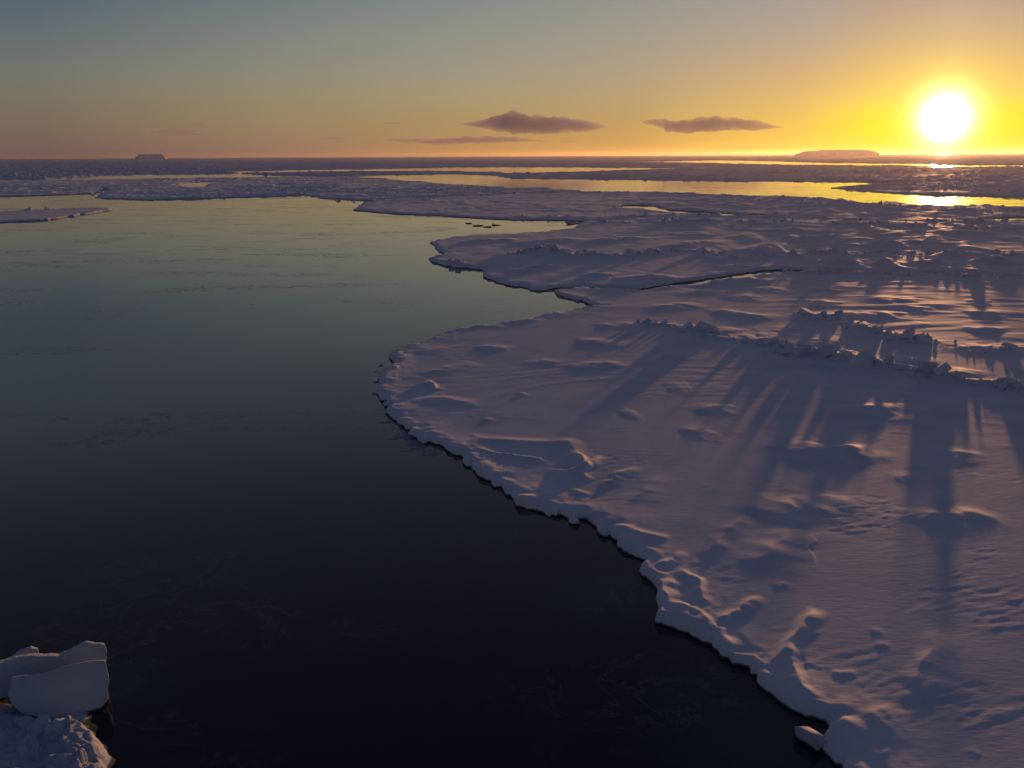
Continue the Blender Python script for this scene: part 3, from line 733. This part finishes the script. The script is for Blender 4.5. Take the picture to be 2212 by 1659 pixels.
def slab_px(pts, base_px, yb, **kw):
    """outline given in zoomed pixels of the corner view, turned into metres on an upright plane at the base point"""
    base = at_px(*Z7(*base_px), 0.05)
    # plane faces the camera horizontally, through base
    az_ = math.atan2(base.x, base.y)
    n = Vector((math.sin(az_), math.cos(az_), 0)); rt = Vector((math.cos(az_), -math.sin(az_), 0))
    lean = kw.get('lean', 0)
    upv = Vector((n.x * -math.sin(lean) * -1, n.y * math.sin(lean), math.cos(lean)))
    # leaning slab: local z axis tips away from camera by -lean
    upv = (Vector((0, 0, 1)) * math.cos(lean) - n * math.sin(lean)).normalized()
    pn = rt.cross(upv).normalized()
    out = []
    for x, y in pts:
        d = Vector(px_dir(*Z7(x, y), False)); o_ = Vector((0, 0, CAM_H))
        t = (base - o_).dot(pn) / d.dot(pn); q = o_ + d * t - base
        out.append((q.dot(rt), q.dot(upv)))
    return slab(kw['name'], out[::-1] if False else out, base, kw['depth'], lean, -az_, kw['label'], kw.get('group'), kw.get('seed', 0), rough=kw.get('rough', .05), cat=kw.get('cat', 'ice block'))

GRP = "broken ice blocks heaped at the lower left"
slab_px([(-700, 760), (-300, 700), (0, 668), (150, 625), (300, 600), (450, 604), (560, 610), (640, 575), (700, 530), (810, 480), (910, 492), (985, 500), (1002, 560), (1000, 720), (900, 900), (0, 1000), (-700, 1000)],
        (500, 1000), 0, name="ice_slab", depth=.45, lean=-.30, label="wavy topped ice slab standing behind the big flat faced one", group=GRP, seed=3)
slab_px([(110, 800), (250, 785), (400, 770), (520, 735), (600, 700), (740, 670), (880, 647), (990, 645), (1012, 740), (1030, 830), (1015, 900), (1024, 1010), (900, 1150), (700, 1220), (430, 1190), (200, 1140), (110, 1060), (75, 960), (100, 890)],
        (600, 1180), 0, name="ice_slab", depth=.40, lean=-.42, label="big flat faced ice slab leaning back above the lumpy snow heap", group=GRP, seed=8, rough=.018)
slab_px([(0, 660), (90, 600), (200, 552), (265, 570), (270, 640), (180, 760), (0, 800)], (150, 800), 0, name="ice_chunk", depth=.35, lean=-.2,
        label="small rounded ice chunk peeking over the back slab at the left", group=GRP, seed=12, cat="ice chunk").location += Vector((0, .6, -.22))
slab_px([(-400, 880), (-200, 890), (0, 905), (60, 915), (50, 960), (10, 1000), (-60, 1060), (-400, 1080)], (-60, 1060), 0, name="ice_chunk", depth=.5, lean=-.35,
        label="pale ice chunk wedged at the picture's left edge beside the big slab", group=GRP, seed=15, cat="ice chunk")
slab_px([(-500, 1360), (-200, 1370), (0, 1395), (120, 1415), (212, 1440), (208, 1500), (60, 1560), (-500, 1560)], (0, 1540), 0, name="ice_slab", depth=.35, lean=-.35,
        label="short square ended ice slab lying low in the snow heap", group=GRP, seed=19)

# lumpy heap of brash snow under the slabs
def brash_heap():
    def world_poly(pts, z):
        out = []
        for p in pts:
            q = at_px(*Z7(*p), z); out.append((q.x, q.y))
        return out
    poly = world_poly([(-900, 900), (0, 930), (300, 980), (700, 1010), (990, 1010), (1030, 1080), (1050, 1180), (1060, 1300), (1050, 1420), (1070, 1560), (1080, 1700), (1140, 2150), (-900, 2150)], .05)
    heap = world_poly([(-900, 1150), (0, 1130), (200, 1200), (430, 1250), (560, 1290), (700, 1290), (880, 1300), (950, 1400), (990, 1465), (1010, 1500), (1030, 1550), (1020, 1650), (1060, 1760), (1120, 2150), (-900, 2150)], .15)
    P_ = np.array(poly)
    xs = np.arange(P_[:, 0].min() - .6, P_[:, 0].max() + .6, .035); ys = np.arange(P_[:, 1].min() - .6, P_[:, 1].max() + .6, .045)
    X, Y = np.meshgrid(xs, ys); x = X.ravel(); y = Y.ravel()
    jx = x + .12 * perlin(x * 2.2, y * 2.2, 81); jy = y + .12 * perlin(x * 2.2, y * 2.2, 82)
    d = sdf(jx, jy, poly); dh = sdf(jx, jy, heap)
    h = .36 + .10 * perlin(x * .8, y * .8, 83)
    h = h + .30 * np.maximum(0, cells(x * 1.5, y * 1.5, 84) - .35) + .16 * np.abs(perlin(x * 2.3, y * 2.3, 85)) + .10 * np.abs(perlin(x * 5, y * 5, 86)) + .02 * perlin(x * 14, y * 14, 87)
    low = .02 + (.24 + .06 * perlin(x * 1.2, y * 1.2, 88)) * smooth01((d - .3) / .4) * .55 - .05
    h = low + (h - low) * smooth01(dh / .45 + .25)
    z = -.3 + (h + .3) * smooth01((d + .05) / .12)
    ny, nx = X.shape
    idx = np.arange(nx * ny).reshape(ny, nx)
    f = np.stack([idx[:-1, :-1].ravel(), idx[:-1, 1:].ravel(), idx[1:, 1:].ravel(), idx[1:, :-1].ravel()], 1)
    f = f[z[f].max(1) > -.28]
    used = np.zeros(len(x), bool); used[f.ravel()] = True; rem = np.cumsum(used) - 1
    return mesh_obj("brash_ice_floe", np.stack([x, y, z], 1)[used], rem[f], M_BLOCK)
o = brash_heap()
tag(o, "lumpy snow covered heap of brash ice at the lower left under the slabs", "ice floe")

# block that broke off the edge of the foreground floe
def chunk(name, loc, size, seed, label, group=None, cat="ice chunk", flat=.6, yaw=0):
    bm = bmesh.new(); bmesh.ops.create_cube(bm, size=2)
    rg = random.Random(seed)
    for v in bm.verts: v.co *= 1 - rg.uniform(0, .3)
    bmesh.ops.bevel(bm, geom=list(bm.edges), offset=.14, segments=2, affect='EDGES')
    bmesh.ops.triangulate(bm, faces=bm.faces); bmesh.ops.subdivide_edges(bm, edges=list(bm.edges), cuts=1)
    for v in bm.verts:
        p = v.co + Vector((seed * 3.1, 0, 0)); v.co += v.co.normalized() * (mnoise.noise(p * 1.5) * .22 + mnoise.noise(p * 4) * .08)
        v.co = Vector((v.co.x * size[0], v.co.y * size[1], v.co.z * size[2]))
    me = bpy.data.meshes.new(name); bm.to_mesh(me); bm.free(); me.materials.append(M_BLOCK)
    me.polygons.foreach_set("use_smooth", np.full(len(me.polygons), True))
    o = bpy.data.objects.new(name, me); sc.collection.objects.link(o); o.location = loc; o.rotation_euler = (rg.gauss(0, .12), rg.gauss(0, .12), yaw)
    tag(o, label, cat, group); return o
q = at_px(1752, 1606, 0)
chunk("ice_chunk", (q.x, q.y, .10), (.22, .42, .30), 4, "upright ice chunk broken from the foreground floe near the bottom edge", yaw=.5)
SMALL = [(1012, 479, .9, "tiny dark ice bit leftmost in the water of the narrow inlet"), (1033, 484, 1.3, "tiny flat ice bit second from the left in the narrow inlet"),
         (1052, 487, 1.0, "tiny ice bit lowest in the water of the narrow inlet"), (1072, 483, 1.2, "tiny ice bit right of the lowest one in the narrow inlet"),
         (1243, 480, 2.6, "longer flat ice piece at the inlet's closed right end")]
for i, (u, v, w, lab) in enumerate(SMALL):
    x, y = gp(u, v)
    chunk("ice_chunk", (x, y, .03), (w, .9 * w, .16), 20 + i, lab, "small ice pieces floating in the narrow inlet")

# ------------------------------------------------------------------ icebergs
def iceberg(px_pts, dist, depth, label, seed):
    """tabular berg: top profile measured at its distance, real depth behind"""
    base = px_dir(px_pts[0][0], px_pts[0][1]); 
    um = sum(p[0] for p in px_pts) / len(px_pts)
    dm = px_dir(um, 330); azm = math.atan2(dm[0], dm[1])
    n = Vector((math.sin(azm), math.cos(azm), 0)); rt = Vector((n.y, -n.x, 0)); c0 = n * dist
    prof = []
    for u, v in px_pts:
        d = Vector(px_dir(u, v)); t = dist / d.dot(n); q = d * t
        prof.append((q.dot(rt), max(q.z + CAM_H, 1.0)))
    nx, nyd = 90, 26
    xs = np.linspace(prof[0][0], prof[-1][0], nx)
    top = np.interp(xs, [p[0] for p in prof], [p[1] for p in prof])
    V = []; Fc = []
    rg = random.Random(seed)
    for j in range(nyd):
        t = j / (nyd - 1); e = min(1, 6 * min(t, 1 - t) )
        for i in range(nx):
            hz = top[i] * (e if e < 1 else 1) 
            w = 1 - .10 * (2 * t - 1) ** 2
            jx = mnoise.noise(Vector((xs[i] * .02, t * 3, seed))) ; hz *= 1 + .05 * jx
            y = (t - .0) * depth + 12 * mnoise.noise(Vector((xs[i] * .03, seed * 2., 0)))
            edge = min(1, 8 * min(i, nx - 1 - i) / (nx - 1))
            V.append(tuple(c0 + rt * float(xs[i] * w + xs.mean() * (1 - w)) + n * float(y) + Vector((0, 0, max(-2, hz * (.0 if j in (0, nyd - 1) else 1) - (2 if j in (0, nyd - 1) else 0))))))
    for j in range(nyd - 1):
        for i in range(nx - 1):
            a = j * nx + i; Fc.append((a, a + 1, a + nx + 1, a + nx))
    # sides down to the sea
    for i0 in (0, nx - 1):
        b = len(V)
        for j in range(nyd):
            p = V[j * nx + i0]; V.append((p[0], p[1], -2.0))
        for j in range(nyd - 1):
            a = j * nx + i0; Fc.append((a, a + nx, b + j + 1, b + j) if i0 == 0 else (a, b + j, b + j + 1, a + nx))
    o = mesh_obj("iceberg", V, np.array(Fc), M_BERG, smooth=False)
    return tag(o, label, "iceberg", "tabular icebergs on the horizon")
iceberg([(1714, 331), (1722, 328.5), (1736, 324.5), (1756, 323.5), (1776, 321.8), (1800, 321.6), (1830, 322.5), (1870, 323.0), (1884, 324.5), (1896, 328), (1902, 331)], 6500, 400,
        "low broad flat topped iceberg on the horizon left of the sun", 3)
iceberg([(292, 346), (296, 343), (299, 339.5), (318, 339), (330, 338.3), (350, 338), (354, 340), (358, 344), (360, 346)], 8200, 200,
        "small grey iceberg on the horizon at the far left", 9)

# ------------------------------------------------------------------ clouds: thin lens-shaped banks of vapour
def cloud_mat(name, dens):
    m, t = new_mat(name); n = t.nodes.new; l = t.links.new
    v = n("ShaderNodeVolumePrincipled"); v.inputs["Color"].default_value = (.58, .54, .95, 1)
    v.inputs["Density"].default_value = dens; v.inputs["Anisotropy"].default_value = .2
    o = n("ShaderNodeOutputMaterial"); l(v.outputs[0], o.inputs["Volume"]); return m
CLOUD_D = 24000.0
def cloud(top, bot, dens, depth, label, seed):
    n_ = 110; m_ = 18
    x0 = top[0][0]; x1 = top[-1][0]
    us = np.linspace(x0, x1, n_)
    tv = np.interp(us, [p[0] for p in top], [p[1] for p in top]); bv = np.interp(us, [p[0] for p in bot], [p[1] for p in bot])
    for i, u in enumerate(us):
        j = mnoise.noise(Vector((u * .045, seed, 0))) + .5 * mnoise.noise(Vector((u * .12, seed, 2)))
        k = mnoise.noise(Vector((u * .03, seed, 5)))
        e = min(1, 5 * min(i, n_ - 1 - i) / n_)
        tv[i] += j * 2.2 * e; bv[i] += k * 1.5 * e
    V = []; Fc = []
    wmax = max(b - t for t, b in zip(tv, bv))
    for i, u in enumerate(us):
        c = (tv[i] + bv[i]) / 2; hf = max((bv[i] - tv[i]) / 2, .05)
        dep = depth * max(.02, hf * 2 / wmax) ** .7
        dd = Vector(px_dir(u, c)); t = CLOUD_D / math.hypot(dd.x, dd.y)
        ctr = dd * t; n = Vector((dd.x, dd.y, 0)).normalized()
        hm = hf / F * CLOUD_D
        for j in range(m_):
            a = 2 * math.pi * j / m_
            w = 1 + .35 * mnoise.noise(Vector((u * .05, math.cos(a) * 1.2, math.sin(a) * 1.2 + seed))) + .13 * mnoise.noise(Vector((u * .14, math.cos(a) * 1.5, math.sin(a) * 1.5 + seed)))
            V.append(tuple(ctr + n * (math.cos(a) * dep * w) + Vector((0, 0, CAM_H + math.sin(a) * hm * w))))
    for i in range(n_ - 1):
        for j in range(m_):
            a = i * m_ + j; b = i * m_ + (j + 1) % m_
            Fc.append((a, b, b + m_, a + m_))
    b = len(V); V.append(tuple(np.mean(V[:m_], 0))); V.append(tuple(np.mean(V[(n_ - 1) * m_:n_ * m_], 0)))
    F3_ = [(b, (j + 1) % m_, j) for j in range(m_)] + [(b + 1, (n_ - 1) * m_ + j, (n_ - 1) * m_ + (j + 1) % m_) for j in range(m_)]
    o = mesh_obj("cloud", V, Fc + F3_, cloud_mat("cloud_vapour", dens))
    return tag(o, label, "cloud", "dusky clouds low over the horizon")
def C2(p): return [(1106 + x * .5, 207.4 + y * .5) for x, y in p]
cloud([(980, 262), (1040, 256), (1065, 246), (1095, 238), (1125, 241), (1160, 247), (1220, 249), (1270, 256), (1312, 268)],
      [(980, 263), (1030, 269), (1080, 277), (1110, 282), (1180, 282), (1240, 279), (1285, 275), (1312, 269)], 9e-4, 1500,
      "largest mauve cloud left of the picture's middle, with a humped top", 1)
cloud(C2([(560, 100), (590, 93), (640, 92), (690, 97), (760, 97), (800, 90), (850, 83), (920, 88), (1000, 92), (1080, 105), (1130, 118), (1175, 128)]),
      C2([(560, 106), (600, 115), (660, 128), (620, 142), (700, 148), (830, 147), (950, 138), (1050, 140), (1110, 135), (1175, 129)]), 8e-4, 1400,
      "long mauve cloud between the humped cloud and the sun", 2)
cloud([(825, 298), (870, 295), (930, 297), (990, 291), (1050, 290), (1110, 289), (1170, 297)],
      [(825, 299), (880, 303), (940, 308), (1000, 305), (1060, 303), (1120, 301), (1170, 299)], 8e-4, 900,
      "thin flat cloud streak just below the humped cloud", 3)
cloud([(325, 289), (360, 285), (400, 283), (430, 288), (480, 295)], [(325, 291), (370, 293), (420, 296), (450, 298), (480, 297)], 6e-4, 700,
      "faint streak of cloud above the grey iceberg", 4)
cloud([(690, 296), (720, 293), (760, 297)], [(690, 297), (722, 299), (760, 298)], 6e-4, 500, "very faint short cloud left of the thin flat streak", 5)
cloud([(400, 273), (425, 269), (450, 271)], [(400, 274), (428, 274), (450, 272.5)], 5e-4, 400, "tiny faint cloud wisp highest at the left", 6)
cloud([(815, 262), (860, 259.5), (905, 261)], [(815, 263), (860, 264), (905, 262.5)], 5e-4, 400, "tiny faint wisp left of the humped cloud", 7)
cloud([(1195, 301), (1225, 298), (1255, 301)], [(1195, 302), (1225, 303.5), (1255, 302)], 4e-4, 400, "tiny faint wisp right of the thin flat streak", 8)

# ------------------------------------------------------------------ haze
if HAZE:
    B = 23500; z0, z1 = -3.5, 60.0
    V = [(-B, -B, z0), (B, -B, z0), (B, B, z0), (-B, B, z0), (-B, -B, z1), (B, -B, z1), (B, B, z1), (-B, B, z1)]
    m, t = new_mat("haze_air")
    v = t.nodes.new("ShaderNodeVolumePrincipled"); v.inputs["Color"].default_value = (.85, .76, .64, 1)
    v.inputs["Density"].default_value = 2.8e-5; v.inputs["Anisotropy"].default_value = .74
    oo = t.nodes.new("ShaderNodeOutputMaterial"); t.links.new(v.outputs[0], oo.inputs["Volume"])
    o = mesh_obj("haze", V, np.array(BOXF), m, smooth=False); tag(o, "thin evening haze over the ice", None, None, "stuff")
